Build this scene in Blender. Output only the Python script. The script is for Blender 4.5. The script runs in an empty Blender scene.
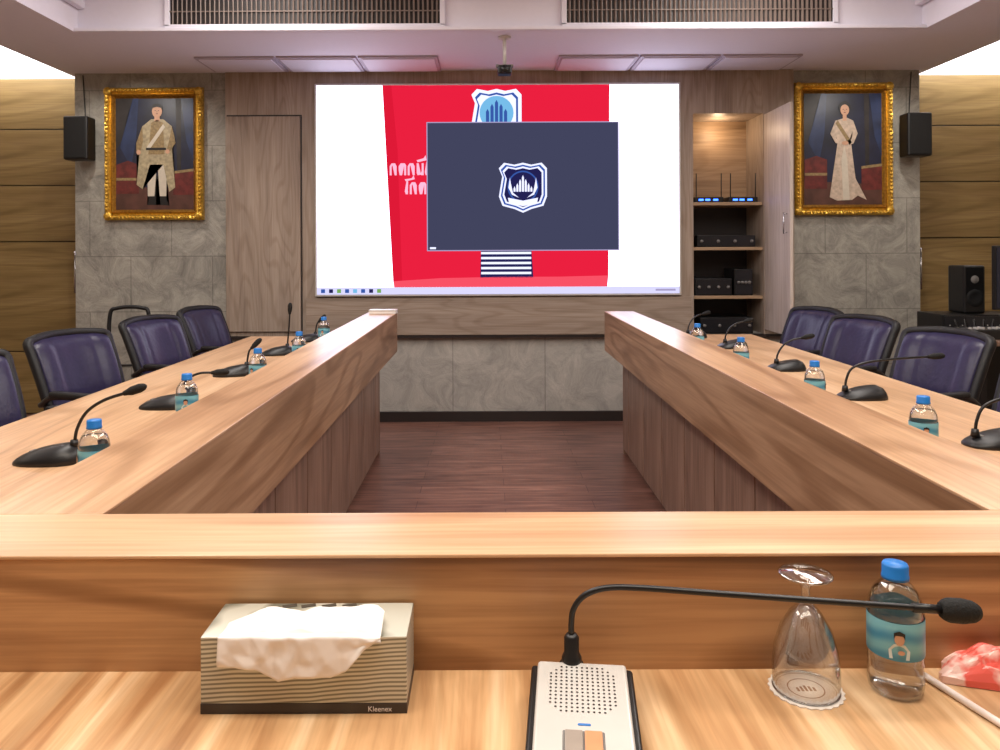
import bpy, bmesh, math, random, mathutils
from mathutils import Vector, Matrix
random.seed(4)
scene = bpy.context.scene
scene.view_settings.view_transform = 'Standard'
COL = scene.collection

# ------------------------------------------------------------------ helpers
def lin(c):
    return tuple(((v/255)/12.92 if v/255 <= 0.04045 else (((v/255)+0.055)/1.055)**2.4) for v in c)+(1,)

def base_mat(name):
    m = bpy.data.materials.new(name); m.use_nodes = True
    nt = m.node_tree
    return m, nt, nt.nodes['Principled BSDF']

def plain(name, col, rough=0.5, metal=0.0, var=0.06, scale=30, bump=0.0, coat=0.0, spec=0.5):
    m, nt, b = base_mat(name)
    tc = nt.nodes.new('ShaderNodeTexCoord'); n = nt.nodes.new('ShaderNodeTexNoise')
    n.inputs['Scale'].default_value = scale; n.inputs['Detail'].default_value = 4
    nt.links.new(tc.outputs['Object'], n.inputs['Vector'])
    r = nt.nodes.new('ShaderNodeValToRGB')
    c = lin(col)
    r.color_ramp.elements[0].position = .3; r.color_ramp.elements[1].position = .7
    r.color_ramp.elements[0].color = tuple(v*(1-var) for v in c[:3])+(1,)
    r.color_ramp.elements[1].color = tuple(min(1, v*(1+var)) for v in c[:3])+(1,)
    nt.links.new(n.outputs['Fac'], r.inputs['Fac']); nt.links.new(r.outputs['Color'], b.inputs['Base Color'])
    b.inputs['Roughness'].default_value = rough; b.inputs['Metallic'].default_value = metal
    b.inputs['Coat Weight'].default_value = coat; b.inputs['Specular IOR Level'].default_value = spec
    if bump:
        bp = nt.nodes.new('ShaderNodeBump'); bp.inputs['Strength'].default_value = bump; bp.inputs['Distance'].default_value = .004
        nt.links.new(n.outputs['Fac'], bp.inputs['Height']); nt.links.new(bp.outputs['Normal'], b.inputs['Normal'])
    return m

def wood(name, dark, mid, light, axis='X', scale=1.0, rough=0.35, coat=0.0, contrast=1.0, distort=1.2, lines=.35, nlines=60, fine=.8):
    m, nt, b = base_mat(name)
    N = nt.nodes.new; L = nt.links.new
    tc = N('ShaderNodeTexCoord'); mp = N('ShaderNodeMapping')
    s = {'X': (0.55, 7, 7), 'Y': (7, 0.55, 7), 'Z': (7, 7, 0.55)}[axis]
    mp.inputs['Scale'].default_value = tuple(v*scale for v in s)
    mp.inputs['Location'].default_value = (random.random()*5, random.random()*5, random.random()*5)
    L(tc.outputs['Object'], mp.inputs['Vector'])
    n = N('ShaderNodeTexNoise'); n.inputs['Scale'].default_value = 1.1; n.inputs['Detail'].default_value = 5
    n.inputs['Roughness'].default_value = .55; n.inputs['Distortion'].default_value = distort
    L(mp.outputs[0], n.inputs['Vector'])
    r = N('ShaderNodeValToRGB'); e = r.color_ramp.elements
    w = .2/contrast
    e[0].position = .5-w; e[0].color = lin(dark); e[1].position = .5+w; e[1].color = lin(light)
    k = e.new(.49); k.color = lin(mid)
    L(n.outputs['Fac'], r.inputs['Fac'])
    # growth-ring lines: iso-lines of a broad stretched noise
    mp3 = N('ShaderNodeMapping'); s3 = {'X': (.35, 2.6, 2.6), 'Y': (2.6, .35, 2.6), 'Z': (2.6, 2.6, .35)}[axis]
    mp3.inputs['Scale'].default_value = tuple(v*scale for v in s3); mp3.inputs['Location'].default_value = (random.random()*9,)*3
    L(tc.outputs['Object'], mp3.inputs['Vector'])
    n3 = N('ShaderNodeTexNoise'); n3.inputs['Scale'].default_value = 1.0; n3.inputs['Detail'].default_value = 2.5; n3.inputs['Distortion'].default_value = .4
    L(mp3.outputs[0], n3.inputs['Vector'])
    mu = N('ShaderNodeMath'); mu.operation = 'MULTIPLY'; mu.inputs[1].default_value = nlines*2.2; L(n3.outputs['Fac'], mu.inputs[0])
    si = N('ShaderNodeMath'); si.operation = 'SINE'; L(mu.outputs[0], si.inputs[0])
    r3 = N('ShaderNodeValToRGB'); r3.color_ramp.elements[0].position = .25; r3.color_ramp.elements[0].color = (1, 1, 1, 1)
    r3.color_ramp.elements[1].position = 1.0; r3.color_ramp.elements[1].color = (1-lines, 1-lines*1.2, 1-lines*1.4, 1)
    L(si.outputs[0], r3.inputs['Fac'])
    mp2 = N('ShaderNodeMapping'); s2 = {'X': (3, 120, 120), 'Y': (120, 3, 120), 'Z': (120, 120, 3)}[axis]
    mp2.inputs['Scale'].default_value = s2; L(tc.outputs['Object'], mp2.inputs['Vector'])
    n2 = N('ShaderNodeTexNoise'); n2.inputs['Scale'].default_value = 1; n2.inputs['Detail'].default_value = 3
    L(mp2.outputs[0], n2.inputs['Vector'])
    r2 = N('ShaderNodeValToRGB'); r2.color_ramp.elements[0].color = (.80, .76, .72, 1); r2.color_ramp.elements[0].position = .35
    r2.color_ramp.elements[1].color = (1, 1, 1, 1); r2.color_ramp.elements[1].position = .6
    L(n2.outputs['Fac'], r2.inputs['Fac'])
    mx = N('ShaderNodeMixRGB'); mx.blend_type = 'MULTIPLY'; mx.inputs['Fac'].default_value = fine
    L(r.outputs['Color'], mx.inputs['Color1']); L(r2.outputs['Color'], mx.inputs['Color2'])
    mx3 = N('ShaderNodeMixRGB'); mx3.blend_type = 'MULTIPLY'; mx3.inputs['Fac'].default_value = 1
    L(mx.outputs[0], mx3.inputs['Color1']); L(r3.outputs['Color'], mx3.inputs['Color2'])
    L(mx3.outputs[0], b.inputs['Base Color'])
    b.inputs['Roughness'].default_value = rough; b.inputs['Coat Weight'].default_value = coat
    return m

def emis(name, col, s=1.0):
    m = bpy.data.materials.new(name); m.use_nodes = True; nt = m.node_tree
    nt.nodes.clear()
    e = nt.nodes.new('ShaderNodeEmission'); o = nt.nodes.new('ShaderNodeOutputMaterial')
    e.inputs['Color'].default_value = lin(col); e.inputs['Strength'].default_value = s
    nt.links.new(e.outputs[0], o.inputs[0]); return m

def thin_clear(name, tint=(1, 1, 1), refl=.35, blend=.35):
    m = bpy.data.materials.new(name); m.use_nodes = True; nt = m.node_tree; nt.nodes.clear()
    N = nt.nodes.new; L = nt.links.new
    t = N('ShaderNodeBsdfTransparent'); t.inputs[0].default_value = tint+(1,)
    g = N('ShaderNodeBsdfGlossy'); g.inputs['Roughness'].default_value = .03
    lw = N('ShaderNodeLayerWeight'); lw.inputs['Blend'].default_value = blend
    mth = N('ShaderNodeMath'); mth.operation = 'MULTIPLY_ADD'; mth.inputs[1].default_value = refl; mth.inputs[2].default_value = .04
    mx = N('ShaderNodeMixShader'); o = N('ShaderNodeOutputMaterial')
    L(lw.outputs['Facing'], mth.inputs[0]); L(mth.outputs[0], mx.inputs[0]); L(t.outputs[0], mx.inputs[1]); L(g.outputs[0], mx.inputs[2])
    L(mx.outputs[0], o.inputs[0]); return m

def link(o, parent=None):
    COL.objects.link(o)
    if parent: o.parent = parent
    return o

def empty(name, loc=(0, 0, 0), rz=0):
    e = bpy.data.objects.new(name, None); e.location = loc; e.rotation_euler = (0, 0, rz); e.empty_display_size = .1
    COL.objects.link(e); return e

def mesh_obj(name, bm, mat, parent=None, loc=(0, 0, 0), smooth=False, rot=(0, 0, 0)):
    me = bpy.data.meshes.new(name); bm.normal_update(); bm.to_mesh(me); bm.free()
    if smooth:
        for p in me.polygons: p.use_smooth = True
    me.materials.append(mat)
    o = bpy.data.objects.new(name, me); o.location = loc; o.rotation_euler = rot
    return link(o, parent)

def box(name, x0, x1, y0, y1, z0, z1, mat, parent=None, bevel=0, seg=2, rot=(0, 0, 0)):
    bm = bmesh.new(); bmesh.ops.create_cube(bm, size=1)
    bmesh.ops.scale(bm, vec=(x1-x0, y1-y0, z1-z0), verts=bm.verts)
    if bevel: bmesh.ops.bevel(bm, geom=bm.edges[:], offset=bevel, segments=seg, profile=.5, affect='EDGES')
    return mesh_obj(name, bm, mat, parent, ((x0+x1)/2, (y0+y1)/2, (z0+z1)/2), smooth=False, rot=rot)

def lathe(name, prof, mat, parent=None, loc=(0, 0, 0), seg=40, smooth=True, rot=(0, 0, 0)):
    bm = bmesh.new(); rings = []
    for r, z in prof:
        if r < 1e-6: rings.append([bm.verts.new((0, 0, z))])
        else: rings.append([bm.verts.new((r*math.cos(2*math.pi*i/seg), r*math.sin(2*math.pi*i/seg), z)) for i in range(seg)])
    for a, b in zip(rings, rings[1:]):
        for i in range(seg):
            j = (i+1) % seg
            if len(a) == 1 and len(b) == 1: continue
            if len(a) == 1: bm.faces.new((a[0], b[i], b[j]))
            elif len(b) == 1: bm.faces.new((a[i], a[j], b[0]))
            else: bm.faces.new((a[i], a[j], b[j], b[i]))
    bmesh.ops.recalc_face_normals(bm, faces=bm.faces)
    return mesh_obj(name, bm, mat, parent, loc, smooth, rot)

def catmull(pts, n=8):
    P = [Vector(p) for p in pts]; P = [P[0]*2-P[1]]+P+[P[-1]*2-P[-2]]; out = []
    for i in range(1, len(P)-2):
        for k in range(n):
            t = k/n; a, b, c, d = P[i-1:i+3]
            out.append(.5*((2*b)+(c-a)*t+(2*a-5*b+4*c-d)*t*t+(-a+3*b-3*c+d)*t**3))
    out.append(P[-2]); return out

def tube(name, pts, rad, mat, parent=None, loc=(0, 0, 0), seg=12, n=8, smoothpath=True, radii=None, closed=False):
    P = catmull(pts, n) if smoothpath else [Vector(p) for p in pts]
    bm = bmesh.new(); rings = []; up = None
    for i, p in enumerate(P):
        t = (P[min(i+1, len(P)-1)]-P[max(i-1, 0)]).normalized()
        if up is None:
            up = Vector((0, 0, 1)) if abs(t.z) < .9 else Vector((0, 1, 0))
        s = t.cross(up).normalized(); up = s.cross(t).normalized()
        r = rad
        if radii is not None:
            q = min(i/n, len(radii)-1); k = min(int(q), len(radii)-2); r = radii[k]+(radii[k+1]-radii[k])*(q-k)
        rings.append([bm.verts.new(p+s*r*math.cos(2*math.pi*k/seg)+up*r*math.sin(2*math.pi*k/seg)) for k in range(seg)])
    for a, b in zip(rings, rings[1:]):
        for k in range(seg): bm.faces.new((a[k], a[(k+1) % seg], b[(k+1) % seg], b[k]))
    bm.faces.new(rings[0]); bm.faces.new(rings[-1][::-1])
    bmesh.ops.recalc_face_normals(bm, faces=bm.faces)
    return mesh_obj(name, bm, mat, parent, loc, True)

def poly(name, pts, mat, parent, y=0.0, loc=(0, 0, 0)):
    """flat polygon in the local XZ plane facing -Y"""
    bm = bmesh.new(); vs = [bm.verts.new((x, y, z)) for x, z in pts]
    f = bm.faces.new(vs); bmesh.ops.triangulate(bm, faces=[f])
    bm.normal_update()
    for f in bm.faces:
        if f.normal.y > 0: f.normal_flip()
    return mesh_obj(name, bm, mat, parent, loc)

def ell(cx, cz, rx, rz, n=20):
    return [(cx+rx*math.cos(2*math.pi*i/n), cz+rz*math.sin(2*math.pi*i/n)) for i in range(n)]

# ------------------------------------------------------------------ materials
W_top_front = wood('wood_tabletop_front', (190, 142, 98), (222, 180, 134), (242, 210, 170), 'Y', .9, .32, contrast=1.4, distort=2.4, lines=.26, nlines=30)
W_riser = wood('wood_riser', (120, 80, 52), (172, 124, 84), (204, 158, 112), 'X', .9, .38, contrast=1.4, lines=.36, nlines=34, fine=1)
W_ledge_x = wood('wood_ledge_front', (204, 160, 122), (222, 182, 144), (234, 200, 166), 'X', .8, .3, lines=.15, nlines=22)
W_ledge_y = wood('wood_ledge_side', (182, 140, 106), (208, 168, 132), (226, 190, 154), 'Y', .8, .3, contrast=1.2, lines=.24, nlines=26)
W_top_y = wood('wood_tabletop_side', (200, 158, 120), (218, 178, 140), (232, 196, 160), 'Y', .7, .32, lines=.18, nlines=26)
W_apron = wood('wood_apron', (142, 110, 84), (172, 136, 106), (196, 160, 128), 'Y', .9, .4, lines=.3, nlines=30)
W_panel = wood('wood_panel_doors', (124, 98, 84), (146, 118, 102), (164, 134, 116), 'Z', .9, .42, lines=.2)
W_wall = wood('wood_wall_panel', (150, 134, 122), (166, 150, 136), (180, 164, 150), 'Z', 1.0, .5, lines=.14)
W_leaf_lit = wood('wood_door_leaf_lit', (196, 184, 176), (208, 196, 188), (218, 206, 198), 'Z', 1.0, .4, lines=.08)  # wall wood made paler: screen light on the open door put into colour
W_wallx = wood('wood_wall_rail', (150, 134, 122), (166, 150, 136), (180, 164, 150), 'X', 1.0, .5, lines=.14)
W_gold = wood('wood_gold_door', (124, 102, 60), (142, 118, 72), (156, 132, 86), 'X', .6, .45, lines=.16)
M_white = plain('paint_ceiling', (232, 228, 234), .8, var=.01)
M_soff = plain('paint_soffit_screen_tint', (232, 228, 240), .75, var=.01)  # blue tint in the base colour stands in for the screen's lavender light
M_wallp = plain('paint_wall', (196, 182, 160), .8, var=.03, scale=3)
M_black = plain('plastic_black', (18, 18, 20), .4, var=.1)
M_rubber = plain('rubber_black', (12, 12, 13), .8, var=.2, scale=300, bump=.4)
M_dark = plain('dark_trim', (38, 30, 28), .5)
M_leather = plain('leather_navy', (42, 38, 70), .34, var=.12, scale=60, bump=.25)
M_leather_b = plain('leather_black', (14, 14, 18), .5, var=.12, scale=60, bump=.25)
M_chrome = plain('chrome', (190, 190, 195), .15, 1.0, .02)
M_gold = plain('gilt_frame', (214, 172, 72), .32, .8, .3, 60, bump=.8)
M_goldd = plain('gilt_dark', (160, 116, 44), .4, .8, .3, 60, bump=.8)
M_paper = plain('tissue_paper', (246, 243, 242), .9, var=.01)
M_silver = plain('silver_plastic', (212, 210, 206), .35, .15, .02)
M_grey = plain('grey_plastic', (120, 118, 116), .4)
M_orange = plain('orange_button', (210, 150, 108), .4)
M_cap = plain('cap_blue', (30, 120, 205), .4)
M_plastic = thin_clear('bottle_plastic', (.95, .97, .98), .5, .4)
M_glass = thin_clear('goblet_glass', (.98, .98, .98), .7, .5)

def water_mat():
    m, nt, b = base_mat('water'); b.inputs['Base Color'].default_value = (.95, .98, 1, 1)
    b.inputs['Roughness'].default_value = 0; b.inputs['IOR'].default_value = 1.2; b.inputs['Transmission Weight'].default_value = 1
    return m
M_water = water_mat()

def label_mat():
    m, nt, b = base_mat('bottle_label'); N = nt.nodes.new; L = nt.links.new
    tc = N('ShaderNodeTexCoord'); n = N('ShaderNodeTexWave'); n.bands_direction = 'Z'; n.inputs['Scale'].default_value = 12; n.inputs['Distortion'].default_value = 3
    L(tc.outputs['Object'], n.inputs['Vector']); r = N('ShaderNodeValToRGB')
    r.color_ramp.elements[0].color = lin((64, 140, 176)); r.color_ramp.elements[1].color = lin((120, 184, 200)); r.color_ramp.elements[1].position = .9
    L(n.outputs['Color'], r.inputs['Fac']); L(r.outputs['Color'], b.inputs['Base Color']); b.inputs['Roughness'].default_value = .35
    return m
M_label = label_mat()

def concrete(name, c1, c2, bw=.62, bh=.42):
    m, nt, b = base_mat(name); N = nt.nodes.new; L = nt.links.new
    g = N('ShaderNodeNewGeometry'); sp = N('ShaderNodeSeparateXYZ'); cb = N('ShaderNodeCombineXYZ')
    L(g.outputs['Position'], sp.inputs[0]); L(sp.outputs['X'], cb.inputs['X']); L(sp.outputs['Z'], cb.inputs['Y'])
    br = N('ShaderNodeTexBrick'); br.inputs['Scale'].default_value = 1; br.inputs['Brick Width'].default_value = bw; br.inputs['Row Height'].default_value = bh
    br.inputs['Mortar Size'].default_value = .004; br.inputs['Mortar Smooth'].default_value = .3
    br.inputs['Color1'].default_value = (1, 1, 1, 1); br.inputs['Color2'].default_value = (.9, .9, .9, 1); br.inputs['Mortar'].default_value = (.62, .62, .62, 1)
    L(cb.outputs[0], br.inputs['Vector'])
    n = N('ShaderNodeTexNoise'); n.inputs['Scale'].default_value = 5; n.inputs['Detail'].default_value = 11; n.inputs['Roughness'].default_value = .78; n.inputs['Distortion'].default_value = 1.0
    L(g.outputs['Position'], n.inputs['Vector'])
    r = N('ShaderNodeValToRGB'); r.color_ramp.elements[0].position = .32; r.color_ramp.elements[1].position = .68
    r.color_ramp.elements[0].color = lin(c1); r.color_ramp.elements[1].color = lin(c2)
    L(n.outputs['Fac'], r.inputs['Fac'])
    mx = N('ShaderNodeMixRGB'); mx.blend_type = 'MULTIPLY'; mx.inputs['Fac'].default_value = 1
    L(r.outputs['Color'], mx.inputs['Color1']); L(br.outputs['Color'], mx.inputs['Color2']); L(mx.outputs[0], b.inputs['Base Color'])
    b.inputs['Roughness'].default_value = .6
    bp = N('ShaderNodeBump'); bp.inputs['Strength'].default_value = .6; bp.inputs['Distance'].default_value = .012
    L(n.outputs['Fac'], bp.inputs['Height']); L(bp.outputs['Normal'], b.inputs['Normal'])
    return m
M_conc = concrete('concrete_tiles', (118, 116, 110), (186, 182, 172))
M_conc2 = concrete('concrete_tiles_low', (144, 142, 138), (194, 190, 182), .7, .7)

def floor_mat():
    m, nt, b = base_mat('floor_planks'); N = nt.nodes.new; L = nt.links.new
    g = N('ShaderNodeNewGeometry')
    br = N('ShaderNodeTexBrick'); br.inputs['Scale'].default_value = 1; br.inputs['Brick Width'].default_value = .9; br.inputs['Row Height'].default_value = .13
    br.inputs['Mortar Size'].default_value = .002; br.inputs['Color1'].default_value = (1, 1, 1, 1); br.inputs['Color2'].default_value = (.74, .72, .72, 1); br.inputs['Mortar'].default_value = (.4, .35, .35, 1)
    L(g.outputs['Position'], br.inputs['Vector'])
    mp = N('ShaderNodeMapping'); mp.inputs['Scale'].default_value = (2, 22, 1); L(g.outputs['Position'], mp.inputs['Vector'])
    n = N('ShaderNodeTexNoise'); n.inputs['Scale'].default_value = 1.5; n.inputs['Detail'].default_value = 6; n.inputs['Distortion'].default_value = .8
    L(mp.outputs[0], n.inputs['Vector'])
    r = N('ShaderNodeValToRGB'); r.color_ramp.elements[0].position = .3; r.color_ramp.elements[1].position = .7
    r.color_ramp.elements[0].color = lin((98, 66, 58)); r.color_ramp.elements[1].color = lin((156, 114, 98))
    L(n.outputs['Fac'], r.inputs['Fac'])
    mx = N('ShaderNodeMixRGB'); mx.blend_type = 'MULTIPLY'; mx.inputs['Fac'].default_value = 1
    L(r.outputs['Color'], mx.inputs['Color1']); L(br.outputs['Color'], mx.inputs['Color2']); L(mx.outputs[0], b.inputs['Base Color'])
    b.inputs['Roughness'].default_value = .32
    return m
M_floor = floor_mat()

def stripe_mat():
    m, nt, b = base_mat('tissue_box_print'); N = nt.nodes.new; L = nt.links.new
    tc = N('ShaderNodeTexCoord'); mp = N('ShaderNodeMapping'); mp.inputs['Rotation'].default_value = (0, .06, 0)
    L(tc.outputs['Object'], mp.inputs['Vector'])
    w = N('ShaderNodeTexWave'); w.bands_direction = 'Z'; w.inputs['Scale'].default_value = 62; w.inputs['Distortion'].default_value = 7; w.inputs['Detail'].default_value = 2; w.inputs['Detail Scale'].default_value = .14
    L(mp.outputs[0], w.inputs['Vector'])
    r = N('ShaderNodeValToRGB'); r.color_ramp.elements[0].color = lin((132, 132, 118)); r.color_ramp.elements[1].color = lin((212, 212, 200))
    r.color_ramp.elements[0].position = .15; r.color_ramp.elements[1].position = .7
    L(w.outputs['Color'], r.inputs['Fac']); L(r.outputs['Color'], b.inputs['Base Color']); b.inputs['Roughness'].default_value = .35; b.inputs['Metallic'].default_value = .15
    return m
M_stripe = stripe_mat()

# ------------------------------------------------------------------ room
YB = 6.3
box('floor', -4.6, 4.6, -3.1, YB+.1, -.1, 0, M_floor)
box('ceiling', -4.6, 4.6, -3.1, YB+.1, 3.05, 3.15, M_white)
box('wall_back', -4.6, 4.6, YB, YB+.1, 0, 3.05, M_white)
box('wall_left', -4.6, -4.5, -3, YB, 0, 3.05, M_wallp)
box('wall_right', 4.5, 4.6, -3, YB, 0, 3.05, M_wallp)
box('wall_front', -4.6, 4.6, -3.1, -3, 0, 3.05, M_wallp)
box('wall_feature_left', -3.21, -2.055, 5.92, YB, 0, 2.65, M_conc)
box('wall_feature_right', 2.23, 3.2, 5.92, YB, 0, 2.65, M_conc)
box('wall_feature_low', -2.055, 2.23, 5.92, YB, 0, .656, M_conc2)
box('wall_panelling_center', -2.055, 1.47, 5.88, YB, .656, 2.65, W_wall)
box('wall_panelling_top', 1.47, 2.0, 5.88, YB, 2.32, 2.65, W_wall)
box('wall_panelling_right', 2.0, 2.23, 5.88, YB, .656, 2.65, W_wall)
box('trim_1', -2.06, 2.23, 5.872, 5.92, .638, .656, M_dark)
box('baseboard_back', -2.055, 2.23, 5.895, 5.92, 0, .075, M_dark)
box('baseboard_left', -3.21, -2.055, 5.9, 5.92, 0, .075, M_dark)
box('baseboard_right', 2.23, 3.2, 5.9, 5.92, 0, .075, M_dark)
d = empty('door_1')
box('leaf', -2.045, -1.49, 5.862, 5.88, .69, 2.31, W_wall, d, .003)
box('shadow_gap', -1.488, -1.478, 5.876, 5.88, .66, 2.31, M_dark, d)
box('shadow_gap_top', -2.045, -1.478, 5.876, 5.88, 2.312, 2.322, M_dark, d)
box('trim_2', -1.45, 1.45, 5.866, 5.88, .66, .94, W_wallx, None, .002)
for s, n in ((-1, 'door_2'), (1, 'door_3')):
    e = empty(n)
    xs = sorted((s*3.215, s*4.49))
    zs = [0.002, .5, 1.38, 1.83, 2.28, 2.69]
    for i in range(len(zs)-1):
        box('panel_%d' % (i+1), xs[0], xs[1], 6.255, YB-.032, zs[i]+.004, zs[i+1]-.004, W_gold, e, .003)
    box('backing', xs[0], xs[1], 6.27, YB-.001, 0.002, 2.69, M_dark, e)
    tube('handle', [(s*3.36, 6.20, .97), (s*3.36, 6.20, 1.3)], .011, M_chrome, e, smoothpath=False)
    for z in (1.0, 1.27): tube('handle_post', [(s*3.36, 6.20, z), (s*3.36, 6.26, z)], .007, M_chrome, e, smoothpath=False)

box('ceiling_soffit_back', -3.27, 3.27, 4.84, YB, 2.65, 3.05, M_soff)
for s, n in ((-1, 'ceiling_soffit_left'), (1, 'ceiling_soffit_right')):
    xs = sorted((s*2.62, s*3.27)); box(n, xs[0], xs[1], -3, 4.84, 2.65, 3.05, M_soff)
    xs = sorted((s*2.57, s*2.62)); box('trim_soffit', xs[0], xs[1], -3, 4.84, 2.80, 2.85, M_soff, None, .01)
box('trim_3', -2.62, 2.62, 4.79, 4.84, 2.65, 2.672, M_soff, None, .004)
M_diff = plain('diffuser_plate', (222, 216, 228), .6, var=.01); M_diffr = plain('diffuser_rim', (184, 174, 188), .6, var=.01)
for x0, n in ((-2.12, 'ceiling_diffuser'), (.42, 'ceiling_diffuser')):
    e = empty(n)
    for k in range(3):
        a = x0+k*.57
        box('frame_%d' % k, a, a+.555, 5.42, 5.84, 2.636, 2.65, M_diffr, e, .003)
        box('plate_%d' % k, a+.025, a+.53, 5.445, 5.815, 2.630, 2.637, M_diff, e)
def grille(x0, x1):
    e = empty('air_vent_grille')
    z0, z1 = 2.686, 2.87
    box('back', x0+.01, x1-.01, 4.832, 4.84, z0+.01, z1-.01, M_dark, e)
    box('rim_bottom', x0-.02, x1+.02, 4.815, 4.84, z0-.015, z0+.012, M_soff, e, .003)
    box('rim_top', x0-.02, x1+.02, 4.815, 4.84, z1-.012, z1+.015, M_soff, e, .003)
    box('rim_left', x0-.02, x0+.012, 4.815, 4.84, z0, z1, M_soff, e, .003)
    box('rim_right', x1-.012, x1+.02, 4.815, 4.84, z0, z1, M_soff, e, .003)
    mm = plain('vent_slat', (128, 112, 104), .5)
    bm = bmesh.new(); n = 58
    for i in range(n):
        x = x0+.03+(x1-x0-.06)*i/(n-1)
        mtx = Matrix.Translation((x, 4.824, (z0+z1)/2)) @ Matrix.Rotation(.5, 4, 'Z') @ Matrix.Diagonal((.006, .016, z1-z0-.02, 1))
        bmesh.ops.create_cube(bm, size=1, matrix=mtx)
    mesh_obj('slats', bm, mm, e)
    box('mid_bar', x0, x1, 4.818, 4.826, (z0+z1)/2-.003, (z0+z1)/2+.003, mm, e)
grille(-2.054, -.36); grille(.40, 2.07)

e = empty('ceiling_camera', (.03, 4.95, 0))
lathe('mount_plate', [(0, 2.65), (.04, 2.65), (.04, 2.635), (.012, 2.63), (0, 2.63)], M_silver, e, seg=24)
tube('pole', [(0, 0, 2.64), (0, 0, 2.46)], .012, M_silver, e, smoothpath=False)
box('body', -.045, .045, -.05, .04, 2.405, 2.46, M_black, e, .01)
lathe('lens', [(0, 0), (.02, 0), (.024, .02), (.024, .03), (0, .03)], M_black, e, (0, -.05, 2.43), seg=20, rot=(math.pi/2, 0, 0))
box('bracket', -.055, .055, -.02, .02, 2.455, 2.47, M_grey, e, .003)

# ------------------------------------------------------------------ led screen
S = empty('led_display_screen', (0, 5.85, 0))
SX0, SX1, SZ0, SZ1 = -1.362, 1.355, .968, 2.535
box('frame', SX0-.015, SX1+.015, .0, .03, SZ0-.015, SZ1+.015, M_silver, S, .004)
def sp(px, py):
    u = (px-317)/362; v = (294-py)/209
    return (SX0+u*(SX1-SX0), SZ0+v*(SZ1-SZ0))
E_w = emis('scr_white', (232, 230, 255), 3.4); E_red = emis('scr_red', (226, 30, 60), 1.1); E_red2 = emis('scr_red_light', (240, 78, 98), 1.1)
E_redd = emis('scr_red_deep', (214, 24, 52), 1.1)
E_dk = emis('scr_dark', (66, 68, 94), 1); E_wt = emis('scr_logo_white', (225, 228, 255), 1.3); E_bl = emis('scr_blue', (56, 90, 170), 1)
E_pk = emis('scr_text', (250, 186, 214), 1.1); E_tb = emis('scr_taskbar', (214, 212, 250), 1.1); E_cy = emis('scr_cyan', (120, 190, 235), 1); E_navy = emis('scr_navy', (36, 34, 84), 1)
E_grn = emis('scr_green', (120, 170, 90), 1); E_line = emis('scr_line', (170, 160, 200), 1)
def spoly(n, pts, m, k): poly(n, [sp(*p) for p in pts], m, S, -.0012*k)
spoly('image_white', [(317, 85), (679, 85), (679, 294), (317, 294)], E_w, 1)
spoly('image_red', [(383, 85), (610, 85), (608, 277), (530, 282), (470, 279), (393, 281)], E_red, 2)
spoly('image_red_fold', [(383, 85), (392, 85), (398, 150), (400, 230), (402, 281), (393, 281)], E_redd, 2.5)
spoly('image_red_base', [(393, 281), (440, 278), (500, 277), (560, 277), (608, 276), (607, 287), (394, 287)], E_red2, 3)
spoly('taskbar', [(317, 287), (679, 287), (679, 294), (317, 294)], E_tb, 4)
for i, c in enumerate((E_bl, E_navy, E_grn, E_bl, E_cy, E_bl, E_navy, E_grn)):
    x = 321+i*8; spoly('task_icon_%d' % i, [(x, 288.6), (x+4, 288.6), (x+4, 292.4), (x, 292.4)], c, 5)
def shield(cx, cy, w, h, s=1.0):
    base = [(-1, .78), (-.78, 1), (-.35, .92), (0, 1), (.35, .92), (.78, 1), (1, .78), (.86, .45), (.88, .05), (1, -.35), (.85, -.72), (.35, -.85), (0, -1), (-.35, -.85), (-.85, -.72), (-1, -.35), (-.88, .05), (-.86, .45)]
    return [(cx+x*w*s, cy-y*h*s) for x, y in base]
spoly('backdrop_shield', shield(497, 115, 25, 26), E_wt, 3)
spoly('backdrop_shield_in', shield(497, 115, 25, 26, .86), E_bl, 4)
spoly('backdrop_shield_rim', shield(497, 115, 25, 26, .78), E_wt, 4.5)
spoly('backdrop_shield_field', [(497+a, 113+b) for a, b in ell(0, 0, 17, 17, 28)], E_cy, 5)
for i in range(5):
    h = (8, 13, 17, 13, 8)[i]; x = 488+i*4.5
    spoly('backdrop_castle_%d' % i, [(x-1.6, 122), (x-1.6, 120-h), (x, 117-h), (x+1.6, 120-h), (x+1.6, 122)], E_bl, 5.5)
def glyph(x, y, kind, m, k):
    if kind == 0: pts = [(x, y+6), (x, y-3), (x+2, y-6), (x+5.5, y-6), (x+7, y-3), (x+7, y+6), (x+5, y+6), (x+5, y-2.5), (x+4.3, y-4), (x+2.8, y-4), (x+2, y-2.5), (x+2, y+6)]
    elif kind == 1: pts = [(x, y-6), (x+2, y-6), (x+2, y+2), (x+4, y+4), (x+5, y+2), (x+5, y-6), (x+7, y-6), (x+7, y+6), (x+5, y+6), (x+3.5, y+5.5), (x+1, y+6), (x, y+4)]
    elif kind == 2: pts = [(x, y-3), (x+2, y-6), (x+6, y-6), (x+7.5, y-4), (x+7.5, y+6), (x+5.5, y+6), (x+5.5, y-3.4), (x+2.5, y-3.4), (x+2.5, y+0), (x+4, y+2), (x+3.4, y+6), (x+1, y+6), (x, y+1)]
    else: pts = [(x, y+3), (x+1, y+6), (x+3, y+6), (x+3.4, y+3), (x+2, y+2), (x+3.5, y-7), (x+1.8, y-7.4)]
    spoly('letter', pts, m, k)
for k, (x, kd) in enumerate([(390, 0), (399, 2), (408, 0), (417, 1), (425, 3)]): glyph(x, 169, kd, E_pk, 3)
for k, (x, kd) in enumerate([(405, 3), (410, 0), (419, 2)]): glyph(x, 188, kd, E_pk, 3)
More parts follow.
